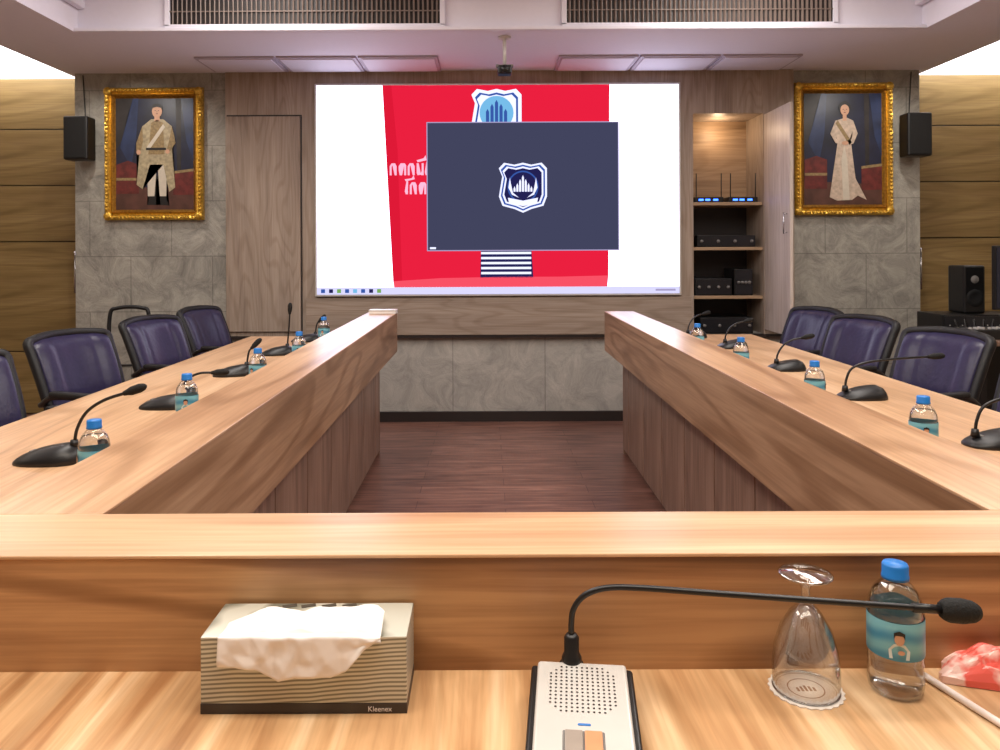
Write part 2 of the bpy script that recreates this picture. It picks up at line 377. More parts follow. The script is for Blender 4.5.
spoly('accent_a', [(417, 160), (424, 158), (426, 155), (427, 160), (418, 162)], E_pk, 3); spoly('accent_b', [(405, 179), (412, 178), (414, 175), (415, 179), (406, 181)], E_pk, 3)
spoly('badge', [(481, 245), (531, 245), (533, 278), (480, 278)], E_navy, 3)
for i in range(5): spoly('badge_stripe_%d' % i, [(481, 252+i*5), (531, 252+i*5), (531, 254.3+i*5), (481, 254.3+i*5)], E_wt, 4)
spoly('window_border', [(427, 122), (619, 122), (619, 251), (427, 251)], E_line, 6)
spoly('window', [(428, 123), (618, 123), (618, 250), (428, 250)], E_dk, 7)
spoly('emblem_outer', shield(523, 188, 24, 25), E_wt, 8)
spoly('emblem_ring', shield(523, 188, 24, 25, .92), E_bl, 9)
spoly('emblem_ring2', shield(523, 188, 24, 25, .85), E_wt, 10)
spoly('emblem_ring3', shield(523, 188, 24, 25, .78), E_navy, 10.5)
spoly('emblem_field', [(523+a, 187+b) for a, b in ell(0, 0, 15.5, 16, 28)], E_bl, 11)
spoly('emblem_field_in', [(523+a, 187+b) for a, b in ell(0, 0, 14, 14.5, 28)], E_navy, 11.4)
for i in range(7):
    h = (3, 6, 10, 14, 10, 6, 3)[i]; x = 514.6+i*2.8
    spoly('emblem_tower_%d' % i, [(x-1, 192), (x-1, 192-h), (x, 189.5-h), (x+1, 192-h), (x+1, 192)], E_wt, 12)
spoly('emblem_scroll', [(508, 198), (523, 201), (538, 198), (537, 203), (523, 206.5), (509, 203)], E_wt, 12)
for sgn in (-1, 1):
    spoly('emblem_laurel', [(523+sgn*x, y) for x, y in ((13, 178), (14.5, 188), (11, 195), (4, 198), (10, 193), (12, 184))], E_wt, 12)
spoly('window_caption', [(430, 247), (436, 247), (436, 249), (430, 249)], E_wt, 8)
spoly('window_text', [(655, 289.5), (675, 289.5), (675, 291.5), (655, 291.5)], E_line, 5)

# ------------------------------------------------------------------ AV cupboard niche
N = empty('av_cabinet', (0, 0, 0))
W_shelf = wood('wood_cab', (150, 124, 98), (176, 148, 118), (192, 164, 134), 'X', 1, .5, lines=.1)
box('back_panel', 1.47, 2.0, 6.27, YB-.002, 1.652, 2.32, W_shelf, N)
box('back_panel_low_shade', 1.47, 2.0, 6.27, YB-.002, .66, 1.628, M_dark, N)  # dark colour stands in for shade behind the unlit lower shelves
for z in (1.30, 1.64, .932):
    box('shelf', 1.472, 1.998, 5.90, 6.27, z-.012, z+.012, W_shelf, N, .002)
DR = empty('cabinet_door', (2.012, 5.875, 0), 0)
box('leaf', -.01, .012, -.50, 0, .69, 2.31, W_leaf_lit, DR, .003)
tube('handle', [(-.035, -.45, 1.4), (-.035, -.45, 1.55)], .005, M_chrome, DR, smoothpath=False)
for z in (1.41, 1.54): tube('post', [(-.035, -.45, z), (-.008, -.45, z)], .004, M_chrome, DR, smoothpath=False)
for z in (.9, 2.1): tube('hinge', [(0, .002, z-.03), (0, .002, z+.03)], .006, M_chrome, DR, smoothpath=False)
E_led = emis('led_blue', (60, 110, 255), 5)
def receiver(x, z):
    r = empty('wireless_receiver', (x, 6.0, z))
    box('case', -.11, .11, -.08, .1, 0, .04, M_black, r, .003)
    for k in (-.06, -.01, .05): box('display', k-.018, k+.018, -.082, -.079, .012, .026, E_led, r)
    for k in (-.095, .095): tube('antenna', [(k, -.07, .03), (k*1.0, -.075, .22)], .004, M_black, r, smoothpath=False)
receiver(1.60, 1.652); receiver(1.86, 1.652)
M_face = plain('amp_face', (40, 40, 44), .3, .3)
def rack(x, z, w, h, name='audio_amplifier'):
    r = empty(name, (x, 6.02, z))
    box('case', -w/2, w/2, -.1, .18, 0, h, M_black, r, .004)
    box('face', -w/2+.01, w/2-.01, -.105, -.1, .01, h-.01, M_face, r)
    for k in range(4): lathe('knob_%d' % k, [(0, 0), (.012, 0), (.012, .012), (0, .014)], M_grey, r, (-w/2+.03+k*(w-.06)/3, -.105, h/2), seg=12, rot=(math.pi/2, 0, 0))
rack(1.73, 1.312, .44, .09); rack(1.63, .944, .28, .13)
rack(1.86, .944, .14, .2, 'cable_box'); rack(1.73, .657, .4, .12, 'power_amplifier')

# ------------------------------------------------------------------ portraits
def frame_mesh(name, w, h, prof, mat, parent, wav=0.0):
    bm = bmesh.new(); loop = []
    n = 28
    cs = [(-w/2, -h/2), (w/2, -h/2), (w/2, h/2), (-w/2, h/2)]
    ins = [(1, 1), (-1, 1), (-1, -1), (1, -1)]
    for k in range(4):
        a, b = cs[k], cs[(k+1) % 4]; ia, ib = ins[k], ins[(k+1) % 4]
        for i in range(n):
            t = i/n; ring = []
            for (d, y) in prof:
                xa, za = a[0]+ia[0]*d, a[1]+ia[1]*d; xb, zb = b[0]+ib[0]*d, b[1]+ib[1]*d
                bump = wav*math.sin(i*math.pi*.5) * (1 if .005 < d < .03 else 0)
                ring.append(bm.verts.new((xa+(xb-xa)*t, -(y+bump), za+(zb-za)*t)))
            loop.append(ring)
    m = len(loop)
    for i in range(m):
        A, B = loop[i], loop[(i+1) % m]
        for j in range(len(prof)-1): bm.faces.new((A[j], B[j], B[j+1], A[j+1]))
    bmesh.ops.recalc_face_normals(bm, faces=bm.faces)
    return mesh_obj(name, bm, mat, parent)
P_bg = plain('oil_bg', (22, 26, 50), .4, var=.6, scale=5); P_bg2 = plain('oil_bg_teal', (34, 48, 84), .4, var=.4, scale=8)
P_red = plain('oil_red', (100, 36, 34), .4, var=.4, scale=20); P_floor = plain('oil_floor', (84, 52, 44), .4, var=.3, scale=10)
P_robe = plain('oil_robe', (166, 152, 122), .5, var=.3, scale=40); P_robe2 = plain('oil_robe_gold', (140, 118, 80), .5, var=.3, scale=60)
P_skin = plain('oil_skin', (200, 154, 126), .5); P_hair = plain('oil_hair', (18, 14, 16), .5); P_dress = plain('oil_dress', (194, 174, 156), .5, var=.2, scale=40)
P_wht = plain('oil_white', (204, 194, 178), .5); P_drap = plain('oil_drape', (40, 34, 34), .5, var=.4, scale=12)
def portrait(cx, cz, who):
    R = empty('royal_portrait_painting', (cx, 5.918, cz)); w, h = .745, 1.0
    frame_mesh('gilt_outer', w, h, [(0, 0), (0, .03), (.012, .048), (.03, .042), (.042, .026), (.05, .03)], M_gold, R, .004)
    frame_mesh('gilt_inner', w-.1, h-.1, [(0, .03), (.008, .036), (.016, .028), (.024, .018), (.03, .012)], M_goldd, R)
    bm = bmesh.new()
    for k in range(26):
        for zz in (-h/2+.022, h/2-.022): bmesh.ops.create_uvsphere(bm, u_segments=8, v_segments=6, radius=.011, matrix=Matrix.Translation((-w/2+.022+(w-.044)*k/25, -.045, zz)))
    for k in range(34):
        for xx in (-w/2+.022, w/2-.022): bmesh.ops.create_uvsphere(bm, u_segments=8, v_segments=6, radius=.011, matrix=Matrix.Translation((xx, -.045, -h/2+.022+(h-.044)*k/33)))
    for sx in (-1, 1):
        for sz in (-1, 1):
            bmesh.ops.create_uvsphere(bm, u_segments=10, v_segments=8, radius=.034, matrix=Matrix.Translation((sx*(w/2-.03), -.04, sz*(h/2-.03))) @ Matrix.Diagonal((1, .5, 1, 1)))
    mesh_obj('beading', bm, M_gold, R, smooth=True)
    box('backing', -w/2+.04, w/2-.04, -.012, -.0005, -h/2+.04, h/2-.04, P_bg, R)
    q = lambda n, pts, m, k: poly(n, pts, m, R, -.0125-.0008*k)
    f = lambda n, pts, m, k: poly(n, [((x-.01)*1.12+.01, (z+.38)*1.09-.385) for x, z in pts], m, R, -.0125-.0008*k)
    q('ground', [(-.31, -.43), (.31, -.43), (.31, -.27), (-.31, -.24)], P_floor, 1)
    q('curtain', [(-.31, .43), (-.31, .0), (-.25, .1), (-.2, .3), (-.16, .43)], P_drap, 1)
    q('curtain_blue', [(-.2, .43), (-.23, .2), (-.26, .05), (-.18, -.1), (-.14, .1), (-.12, .43)], P_bg2, .6)
    q('drape_r', [(.31, .43), (.31, -.1), (.24, .1), (.2, .43)], P_bg2, 1)
    q('column', [(.16, .43), (.17, -.12), (.2, -.12), (.2, .43)], P_drap, .8)
    q('chair_back', [(-.29, -.3), (-.29, -.08), (-.2, -.05), (-.12, -.08), (-.12, -.3)], P_red, 2)
    q('chair_gilt', [(-.29, -.2), (-.29, -.18), (-.12, -.18), (-.12, -.2)], P_robe2, 3)
    q('table', [(.14, -.31), (.14, -.14), (.3, -.12), (.3, -.31)], P_red, 2)
    q('table_gilt', [(.14, -.15), (.14, -.13), (.3, -.11), (.3, -.13)], P_robe2, 3)
    if who == 'm':
        f('boots', [(-.05, -.38), (.01, -.38), (.01, -.2), (.03, -.2), (.04, -.38), (.1, -.385), (.08, -.34), (.08, -.18), (-.04, -.18), (-.04, -.35)], P_hair, 3)
        f('trousers', [(-.045, -.32), (.0, -.32), (.02, -.05), (.035, -.32), (.08, -.32), (.085, 0), (-.05, 0)], P_wht, 4)
        f('robe', [(-.12, -.24), (-.08, -.27), (-.03, -.1), (.06, -.1), (.1, -.29), (.14, -.26), (.12, 0), (.14, .08), (.12, .165), (.06, .215), (-.02, .215), (-.08, .165), (-.12, .05), (-.1, -.02)], P_robe, 5)
        f('coat_front', [(-.04, -.03), (.07, -.03), (.06, .19), (.02, .21), (-.02, .19)], P_robe2, 6)
        f('sash', [(-.05, .02), (-.035, .0), (.075, .16), (.06, .18)], P_wht, 7)
        f('belt', [(-.055, .0), (.08, .0), (.08, .016), (-.055, .016)], P_hair, 8)
        f('arm_l', [(-.08, .165), (-.12, .05), (-.12, -.01), (-.09, 0), (-.075, .06)], P_robe2, 7)
        f('arm_r', [(.12, .165), (.145, .05), (.10, -.02), (.085, .0), (.10, .06)], P_robe2, 7)
        f('hand_l', ell(-.105, -.015, .015, .018, 10), P_skin, 8); f('hand_r', ell(.09, -.01, .015, .016, 10), P_skin, 8)
        f('neck', [(.002, .2), (.038, .2), (.038, .24), (.002, .24)], P_skin, 6)
        hx, hz = .02, .27
        f('head', ell(hx, hz, .034, .045, 20), P_skin, 7); f('hair', [(-.017, .27), (-.018, .295), (-.006, .316), (.02, .324), (.046, .316), (.058, .295), (.057, .27), (.047, .293), (.02, .3), (-.007, .293)], P_hair, 8)
    else:
        f('dress', [(-.09, -.36), (-.06, -.15), (-.035, .02), (-.055, .1), (-.05, .17), (.0, .185), (.03, .19), (.07, .17), (.075, .1), (.055, .02), (.075, -.15), (.1, -.35), (.06, -.38), (-.04, -.385)], P_dress, 5)
        f('skirt_fold', [(-.0, -.38), (-.01, -.1), (.01, .0), (.03, -.1), (.045, -.38)], P_wht, 6)
        f('sash', [(-.05, .15), (-.035, .175), (.06, .02), (.045, .0)], P_robe2, 7)
        f('train', [(.07, -.2), (.1, -.35), (.16, -.38), (.12, -.3)], P_dress, 4)
        f('arm_l', [(-.05, .17), (-.085, .08), (-.05, .015), (.0, .005), (.0, .03), (-.045, .045), (-.05, .1)], P_dress, 7)
        f('arm_r', [(.07, .17), (.1, .08), (.07, .01), (.03, .0), (.03, .03), (.06, .05), (.068, .1)], P_dress, 7)
        f('hands', ell(.015, .015, .024, .014, 12), P_skin, 8)
        f('neck', [(.0, .17), (.026, .17), (.026, .22), (.0, .22)], P_skin, 6)
        hx, hz = .013, .244
        f('hair', ell(.013, .262, .041, .044, 18), P_hair, 7); f('head', ell(hx, hz, .03, .038, 18), P_skin, 8)
    for ex in (-.011, .011): f('eye', ell(hx+ex, hz+.004, .004, .0025, 8), P_hair, 9)
    f('nose', [(hx-.003, hz-.008), (hx+.003, hz-.008), (hx, hz+.004)], P_robe2, 9)
    f('mouth', ell(hx, hz-.018, .008, .0025, 8), P_red, 9)
portrait(-2.6, 2.035, 'm'); portrait(2.61, 2.05, 'f')

# ------------------------------------------------------------------ wall speakers
for cx in (-3.105, 3.095):
    e = empty('wall_speaker', (cx, 5.78, 2.135))
    box('cabinet', -.09, .09, -.06, .07, -.16, .16, M_black, e, .012)
    box('grille', -.078, .078, -.068, -.06, -.148, .148, M_rubber, e, .004)
    box('bracket_plate', -.04, .04, .125, .14, -.06, .06, M_dark, e, .003)
    tube('bracket_arm', [(0, .06, 0), (0, .13, 0)], .014, M_dark, e, smoothpath=False)
    sx = 1 if cx > 0 else -1
    tube('cable', [(0, .1, .05), (sx*.02, .128, .2), (sx*.04, .134, .5)], .004, M_black, e)

# ------------------------------------------------------------------ conference table
T = empty('conference_table')
LI, LO, TO = .663, .85, 1.605
Y0, Y1, Y2, YE = .30, 1.005, 1.165, 5.0
box('top_front', -TO, TO, Y0, Y1+.02, .715, .75, W_top_front, T, .003)
for s in (-1, 1):
    a = sorted((s*(LO-.02), s*TO)); box('top_side', a[0], a[1], Y1+.02, YE, .715, .75, W_top_y, T, .003)
    a = sorted((s*LI, s*LO))
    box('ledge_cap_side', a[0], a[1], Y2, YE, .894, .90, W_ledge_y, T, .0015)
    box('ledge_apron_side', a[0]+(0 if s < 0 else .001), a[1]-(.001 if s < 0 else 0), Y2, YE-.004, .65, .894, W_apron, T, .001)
    px = s*(LI+.11); b = sorted((px+s*.02, s*(LO+.1)))
    box('carcass_side', b[0], b[1], Y2, YE-.06, 0.0, .715, M_dark, T)
    y = Y2; k = 0
    while y < YE-.07:
        yn = min(y+.45, YE-.06); c = sorted((px, px+s*.02))
        box('inner_panel_%d' % k, c[0], c[1], y+.005, yn-.005, .03, .65, W_panel, T, .002); y = yn; k += 1
    c = sorted((px, s*(LO+.1))); box('end_panel', c[0], c[1], YE-.06, YE-.04, 0, .65, W_panel, T)
    for yy in (1.6, 3.1, 4.85): box('leg_panel', s*(TO-.5) if s > 0 else -(TO-.1), s*(TO-.1) if s > 0 else -(TO-.5), yy-.015, yy+.015, 0, .715, W_panel, T, .002)
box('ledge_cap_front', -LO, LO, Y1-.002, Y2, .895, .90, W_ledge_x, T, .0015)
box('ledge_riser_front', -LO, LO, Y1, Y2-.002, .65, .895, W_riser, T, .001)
box('front_carcass', -LO+.05, LO-.05, Y1+.06, Y2-.05, 0, .65, W_panel, T, .002)
for s in (-1, 1): box('front_leg', s*1.3-.02, s*1.3+.02, .45, 1.0, 0, .715, W_panel, T, .002)

# ------------------------------------------------------------------ chairs
def superbox(name, w, d, h, mat, parent, loc, p=.03, rot=(0, 0, 0)):
    bm = bmesh.new(); bmesh.ops.create_cube(bm, size=1); bmesh.ops.scale(bm, vec=(w, d, h), verts=bm.verts)
    bmesh.ops.bevel(bm, geom=bm.edges[:], offset=p, segments=4, profile=.6, affect='EDGES')
    return mesh_obj(name, bm, mat, parent, loc, True, rot)
HW, HT = .218, .895
def wid(v): return HW*(1-.10*(1-v)**2)
def recl(v): return -.20-.13*v**1.4
def chair(x, y, ang, zs=1.0):
    C = empty('office_chair', (x, y, 0), ang)       # faces local +X
    ht = HT*zs
    nu, nv = 21, 15; bm = bmesh.new(); fr = []; bk = []
    for iv in range(nv):
        v = iv/(nv-1); rf = []; rb = []
        for iu in range(nu):
            u = iu/(nu-1)*2-1
            top = ht-.022*abs(u)**5
            z = .50+v*(top-.50)
            xx = recl(v)+.05*u*u
            pad = .035*(1-abs(u)**6)*(1-(2*v-1)**6)**.5
            groove = -.007*math.exp(-((abs(u)-.5)/.05)**2)-.006*math.exp(-((v-.28)/.03)**2)
            rf.append(bm.verts.new((xx+pad+groove, u*wid(v), z))); rb.append(bm.verts.new((xx-.045-.02*(1-u*u), u*wid(v)*.99, z)))
        fr.append(rf); bk.append(rb)
    for G, fl in ((fr, 0), (bk, 1)):
        for i in range(nv-1):
            for j in range(nu-1):
                q = (G[i][j], G[i][j+1], G[i+1][j+1], G[i+1][j]); bm.faces.new(q if not fl else q[::-1])
    for i in range(nv-1):
        bm.faces.new((fr[i][0], fr[i+1][0], bk[i+1][0], bk[i][0])); bm.faces.new((fr[i][-1], bk[i][-1], bk[i+1][-1], fr[i+1][-1]))
    for j in range(nu-1):
        bm.faces.new((fr[0][j], bk[0][j], bk[0][j+1], fr[0][j+1])); bm.faces.new((fr[-1][j], fr[-1][j+1], bk[-1][j+1], bk[-1][j]))
    bmesh.ops.recalc_face_normals(bm, faces=bm.faces)
    o = mesh_obj('backrest', bm, M_leather, C, smooth=True); md = o.modifiers.new('s', 'SUBSURF'); md.levels = 1; md.render_levels = 1
    pts = []
    for v in [i/8 for i in range(9)]:
        pts.append((recl(v)+.05-.025, -(wid(v)+.004), .50+v*(ht-.022-.50)))
    top = [(recl(1)+.05*u*u-.025, u*wid(1), ht-.022*abs(u)**5+.002) for u in (-.85, -.4, 0, .4, .85)]
    pts2 = pts+top+[(a, -b, c) for a, b, c in pts[::-1]]
    tube('rolled_edge', pts2, .022, M_leather_b, C, n=4)
    superbox('seat', .48, .46, .10, M_leather, C, (.03, 0, .455), .04)
    box('seat_pan', -.18, .22, -.2, .2, .385, .41, M_black, C, .006)
    superbox('back_support', .03, .1, .26, M_black, C, (-.255, 0, .47), .012)
    for s in (-1, 1):
        tube('arm_frame', [(.12, s*.19, .40), (.14, s*.26, .42), (.15, s*.265, .55), (.12, s*.265, .645), (-.1, s*.26, .65), (-.23, s*.22, .60)], .013, M_black, C)
        superbox('arm_pad', .26, .045, .028, M_leather_b, C, (.02, s*.263, .664), .012)
    lathe('gas_column', [(0, .08), (.03, .08), (.03, .25), (.02, .25), (.02, .39), (0, .39)], M_chrome, C, seg=20)
    for k in range(5):
        a = 2*math.pi*k/5+.3; c, s_ = math.cos(a), math.sin(a)
        tube('base_leg_%d' % k, [(0, 0, .11), (.15*c, .15*s_, .10), (.27*c, .27*s_, .075)], .02, M_chrome, C)
        lathe('caster_%d' % k, [(0, -.022), (.024, -.022), (.028, 0), (.024, .022), (0, .022)], M_black, C, (.27*c, .27*s_, .0285), seg=16, rot=(math.pi/2, 0, a))
        tube('stem_%d' % k, [(.27*c, .27*s_, .03), (.27*c, .27*s_, .08)], .008, M_black, C, smoothpath=False)
for (y, a, x) in ((2.84, -.38, 1.84), (3.66, -.36, 1.82), (4.50, -.32, 1.78), (5.32, -.24, 1.78)):
    chair(-x, y, a)
for (y, a, x) in ((2.83, .3, 1.8), (3.56, .34, 1.78), (4.32, .34, 1.76), (4.98, .3, 1.76)):
    chair(x, y, math.pi+a)

# ------------------------------------------------------------------ gooseneck microphones on side tables
def mic(x, y, ang, pts, scale=1.0):
    m = empty('gooseneck_microphone', (x, y, .75), ang)
    bm = bmesh.new(); seg = 28; rings = []
    for (f, z) in ((1, 0), (1.0, .008), (.93, .018), (.78, .03), (.5, .04), (.0001, .043)):
        ring = []
        for i in range(seg):
            t = 2*math.pi*i/seg; cx, sx = math.cos(t), math.sin(t)
            px = .088*f*math.copysign(abs(cx)**.8, cx); py = .058*f*math.copysign(abs(sx)**.8, sx)
            ring.append(bm.verts.new((px+.02*(1-f), py, z*(1+.35*px/.088))))
        rings.append(ring)
    for a, b in zip(rings, rings[1:]):
        for i in range(seg): bm.faces.new((a[i], a[(i+1) % seg], b[(i+1) % seg], b[i]))
    bm.faces.new(rings[0][::-1]); bm.faces.new(rings[-1])
    mesh_obj('base', bm, M_black, m, smooth=True)
    box('button', -.05, -.025, -.012, .012, .02, .03, M_grey, m, .002)
    tube('gooseneck', pts, .0042, M_black, m)
    a, b = Vector(pts[-2]), Vector(pts[-1]); d = (b-a).normalized()
    tube('capsule', [b-d*.01, b, b+d*.012, b+d*.034, b+d*.046, b+d*.052], 0, M_rubber, m, radii=[.006, .008, .0115, .012, .009, .004], n=3)
    lathe('collar', [(0, 0), (.012, 0), (.009, .02), (0, .02)], M_black, m, (pts[0][0], pts[0][1], pts[0][2]-.006), seg=16)
NK = [(.062, 0, .042), (.07, 0, .085), (.095, 0, .128), (.14, 0, .158), (.2, 0, .178)]
NKR = [(-.06, 0, .032), (-.055, 0, .07), (-.035, 0, .108), (.02, 0, .13), (.12, 0, .142), (.25, 0, .15)]
NKS = [(.062, 0, .042), (.066, 0, .085), (.07, 0, .13), (.085, 0, .165), (.11, 0, .185)]
NKL = [(.055, 0, .042), (.06, 0, .07), (.08, 0, .1), (.12, 0, .118), (.17, 0, .12)]
NKU = [(.05, 0, .042), (.055, 0, .1), (.06, 0, .16), (.063, 0, .22)]
NKC = [(-.04, 0, .036), (-.035, 0, .07), (-.01, 0, .11), (.03, 0, .135), (.08, 0, .145)]
NKD = [(.055, 0, .042), (.058, 0, .065), (.062, 0, .09), (.068, 0, .108), (.08, 0, .12)]
mic(-1.22, 2.02, 0, NK); mic(-1.21, 2.72, 0, NKL); mic(-1.2, 3.42, .3, NKD); mic(-1.19, 4.1, .3, NKU); mic(-1.18, 4.7, .3, NKD)
mic(1.31, 2.14, .0, NKR); mic(1.27, 2.83, .0, NKR); mic(1.25, 3.5, .0, NKC); mic(1.26, 4.3, .2, NKC); mic(1.18, 4.8, .4, NKC)

# ------------------------------------------------------------------ bottles
M_wh2 = plain('label_white', (210, 225, 228), .4)
def bottle(x, y, rz=0, sc=1.0):
    B = empty('water_bottle', (x, y, .75), rz); R = .0335; B.scale = (sc,)*3
    prof = [(0, .004), (.02, .002), (.028, 0), (.032, .004), (R, .012), (R, .02), (R-.0014, .024), (R, .028), (R-.0014, .034), (R, .040), (R-.0012, .045), (R-.0005, .05), (R-.0005, .10),
            (R, .104), (R-.001, .110), (.031, .118), (.026, .130), (.018, .139), (.0135, .143), (.0135, .150)]
    lathe('body', prof, M_plastic, B, seg=44)
    lathe('water', [(0, .005), (.027, .003), (.031, .008), (R-.002, .02), (R-.0022, .045), (R-.002, .105), (.03, .117), (.0255, .128), (0, .128)], M_water, B, seg=44)
    lathe('label', [(R+.0003, .052), (R+.0006, .053), (R+.0006, .098), (R+.0003, .099)], M_label, B, seg=44)
    lathe('cap', [(.0135, .144), (.0165, .144), (.0165, .148), (.0158, .149), (.0158, .161), (.0145, .1635), (0, .1645)], M_cap, B, seg=36)
    def cyl(n, pts, m, k):
        bm = bmesh.new(); vs = []
        for (u, z) in pts:
            a = -math.pi/2+u/R; r = R+.0012+.0004*k; vs.append(bm.verts.new((r*math.cos(a), r*math.sin(a), z)))
        f = bm.faces.new(vs); bmesh.ops.triangulate(bm, faces=[f]); mesh_obj(n, bm, m, B)
    cyl('label_shirt', [(-.011, .055), (.011, .055), (.012, .066), (.006, .074), (-.006, .074), (-.012, .066)], M_wh2, 1)
    cyl('label_face', ell(0, .080, .0055, .0075, 12), P_skin, 2)
    cyl('label_hair', [(-.006, .081), (-.006, .088), (0, .091), (.006, .088), (.006, .081), (.004, .085), (-.004, .085)], P_hair, 3)
    cyl('label_hand', ell(.002, .064, .004, .003, 8), P_skin, 3)
bottle(.412, .957, -.35, .95)
for x, y in ((-.975, 1.76), (-1.02, 2.42), (-.985, 3.05), (-.975, 3.68), (-1.03, 4.5), (1.03, 2.0), (1.02, 2.64), (1.005, 3.36), (.99, 4.0)):
    bottle(x, y, random.uniform(-1, 1))

# ------------------------------------------------------------------ inverted goblet on a paper coaster
gx, gy = .302, .953
G = empty('drinking_goblet', (gx, gy+.004, .752))
gp = [(.0385, .0), (.0392, .001), (.0395, .028), (.0370, .050), (.0300, .074), (.0190, .093), (.0095, .104), (.0052, .110), (.0048, .121), (.0075, .128), (.019, .1345), (.030, .1385), (.031, .140), (.030, .1415), (0, .1425)]
lathe('outer_glass', gp, M_glass, G, seg=56)
lathe('inner_glass', [(.0373, .0), (.038, .028), (.0355, .050), (.0285, .073), (.0175, .091), (.007, .101), (0, .102)], M_glass, G, seg=56)
RG = thin_clear('rim_glass', (.88, .9, .92), .9, .6)
lathe('rim', [(.0370, 0), (.0397, 0), (.0397, .0015), (.0370, .0015), (.0370, 0)], RG, G, seg=56)
lathe('foot_rim', [(.0295, .1382), (.0315, .139), (.0318, .140), (.0315, .141), (.0295, .1418)], RG, G, seg=56)
CO = empty('paper_coaster', (gx, gy+.004, .75))
bm = bmesh.new(); vs = []
for i in range(96):
    a = 2*math.pi*i/96; r = .0435+.0012*math.cos(a*24); vs.append(bm.verts.new((r*math.cos(a), r*math.sin(a), .0016)))
bm.faces.new(vs); r_ = bmesh.ops.extrude_face_region(bm, geom=bm.faces[:]); bmesh.ops.translate(bm, vec=(0, 0, -.0014), verts=[v for v in r_['geom'] if isinstance(v, bmesh.types.BMVert)])
bmesh.ops.recalc_face_normals(bm, faces=bm.faces)
mesh_obj('disc', bm, plain('coaster_paper', (240, 232, 224), .8), CO)
M_brn = plain('coaster_print', (150, 110, 90), .7)
lathe('printed_ring', [(.0205, .0018), (.022, .0018)], M_brn, CO, seg=40)
lathe('printed_ring_outer', [(.034, .0018), (.0348, .0018)], M_brn, CO, seg=40)
for k in range(5): box('print_%d' % k, -.012+k*.005, -.009+k*.005, -.006, .006-abs(k-2)*.002, .0016, .0019, M_brn, CO)

# ------------------------------------------------------------------ tissue box
TB = empty('tissue_box', (-.3035, .957, .75))
w, dd, h = .1205, .0455, .09
box('carton', -w, w, -dd, dd-.003, .012, h, M_stripe, TB, .0012)
box('base_band', -w-.0004, w+.0004, -dd-.0004, dd-.0026, 0.0, .0125, plain('box_brown', (60, 54, 52), .4), TB, .0008)
M_slot = plain('slot_dark', (84, 76, 66), .8)
bm = bmesh.new(); f = bm.faces.new([bm.verts.new((x, y, h+.0006)) for x, y in ell(.005, -.004, .072, .022, 28)]); mesh_obj('slot', bm, M_slot, TB)
for i, xx in enumerate((-.036, -.012, .014, .04)): box('printed_leaf_%d' % i, xx-.009, xx+.009, .030, .038, h+.0002, h+.0007, M_slot, TB, .0002, rot=(0, 0, .3))
cu = bpy.data.curves.new('logo', 'FONT'); cu.body = 'Kleenex'; cu.size = .0085; cu.extrude = .0001
o = bpy.data.objects.new('logo', cu); o.location = (.075, -dd-.0008, .003); o.rotation_euler = (math.pi/2, 0, 0); cu.materials.append(M_paper); link(o, TB)
bm = bmesh.new(); ns, ntt = 90, 50; grid = []
def tri(x): return 2*abs(2*(x-math.floor(x+.5)))-1
def lerp_tab(k, s):
    for (a, b), (c, d) in zip(k, k[1:]):
        if s <= c: return b+(d-b)*(s-a)/(c-a)
    return k[-1][1]
HANG = [(0, .030), (.1, .031), (.22, .034), (.38, .047), (.5, .043), (.7, .043), (.78, .036), (.88, .012), (1, -.002)]
PEAK = [(0, .091), (.12, .098), (.25, .103), (.45, .099), (.7, .101), (.9, .104), (1, .102)]
for i in range(ns+1):
    s = i/ns; row = []
    hang = lerp_tab(HANG, s); pk = lerp_tab(PEAK, s)
    path = [Vector((.010, .088)), Vector((.006, pk)), Vector((-.016, pk)), Vector((-.042, min(pk, .097))), Vector((-.0515, .0925)), Vector((-.0530, .090-max(hang, .002)*.5)), Vector((-.0535, .090-max(hang, .003)))]
    for j in range(ntt+1):
        tt = j/ntt; t = tt*(len(path)-1); k = min(int(t), len(path)-2); fpt = path[k].lerp(path[k+1], t-k)
        spread = min(1, .72+.28*tt/.3)
        x = (-.098+.188*s)*spread+.004*tt*math.sin(s*9)
        fold = .0016*tri(s*2.3+tt*1.1)+.0008*tri(s*5.1-tt*2.3)
        nz = mathutils.noise.noise(Vector((s*5, tt*4, 1.3)))*.0028+mathutils.noise.noise(Vector((s*14, tt*10, 7.3)))*.0010
        up = fold+nz if tt < .6 else nz*.3
        out = abs(nz)*.8+(abs(fold)*1.1 if tt > .6 else 0)
        row.append(bm.verts.new((x, fpt.x-out, fpt.y+up)))
    grid.append(row)
for i in range(ns):
    for j in range(ntt): bm.faces.new((grid[i][j], grid[i+1][j], grid[i+1][j+1], grid[i][j+1]))
o = mesh_obj('tissue_sheet', bm, M_paper, TB, smooth=True)
md = o.modifiers.new('sol', 'SOLIDIFY'); md.thickness = .0004

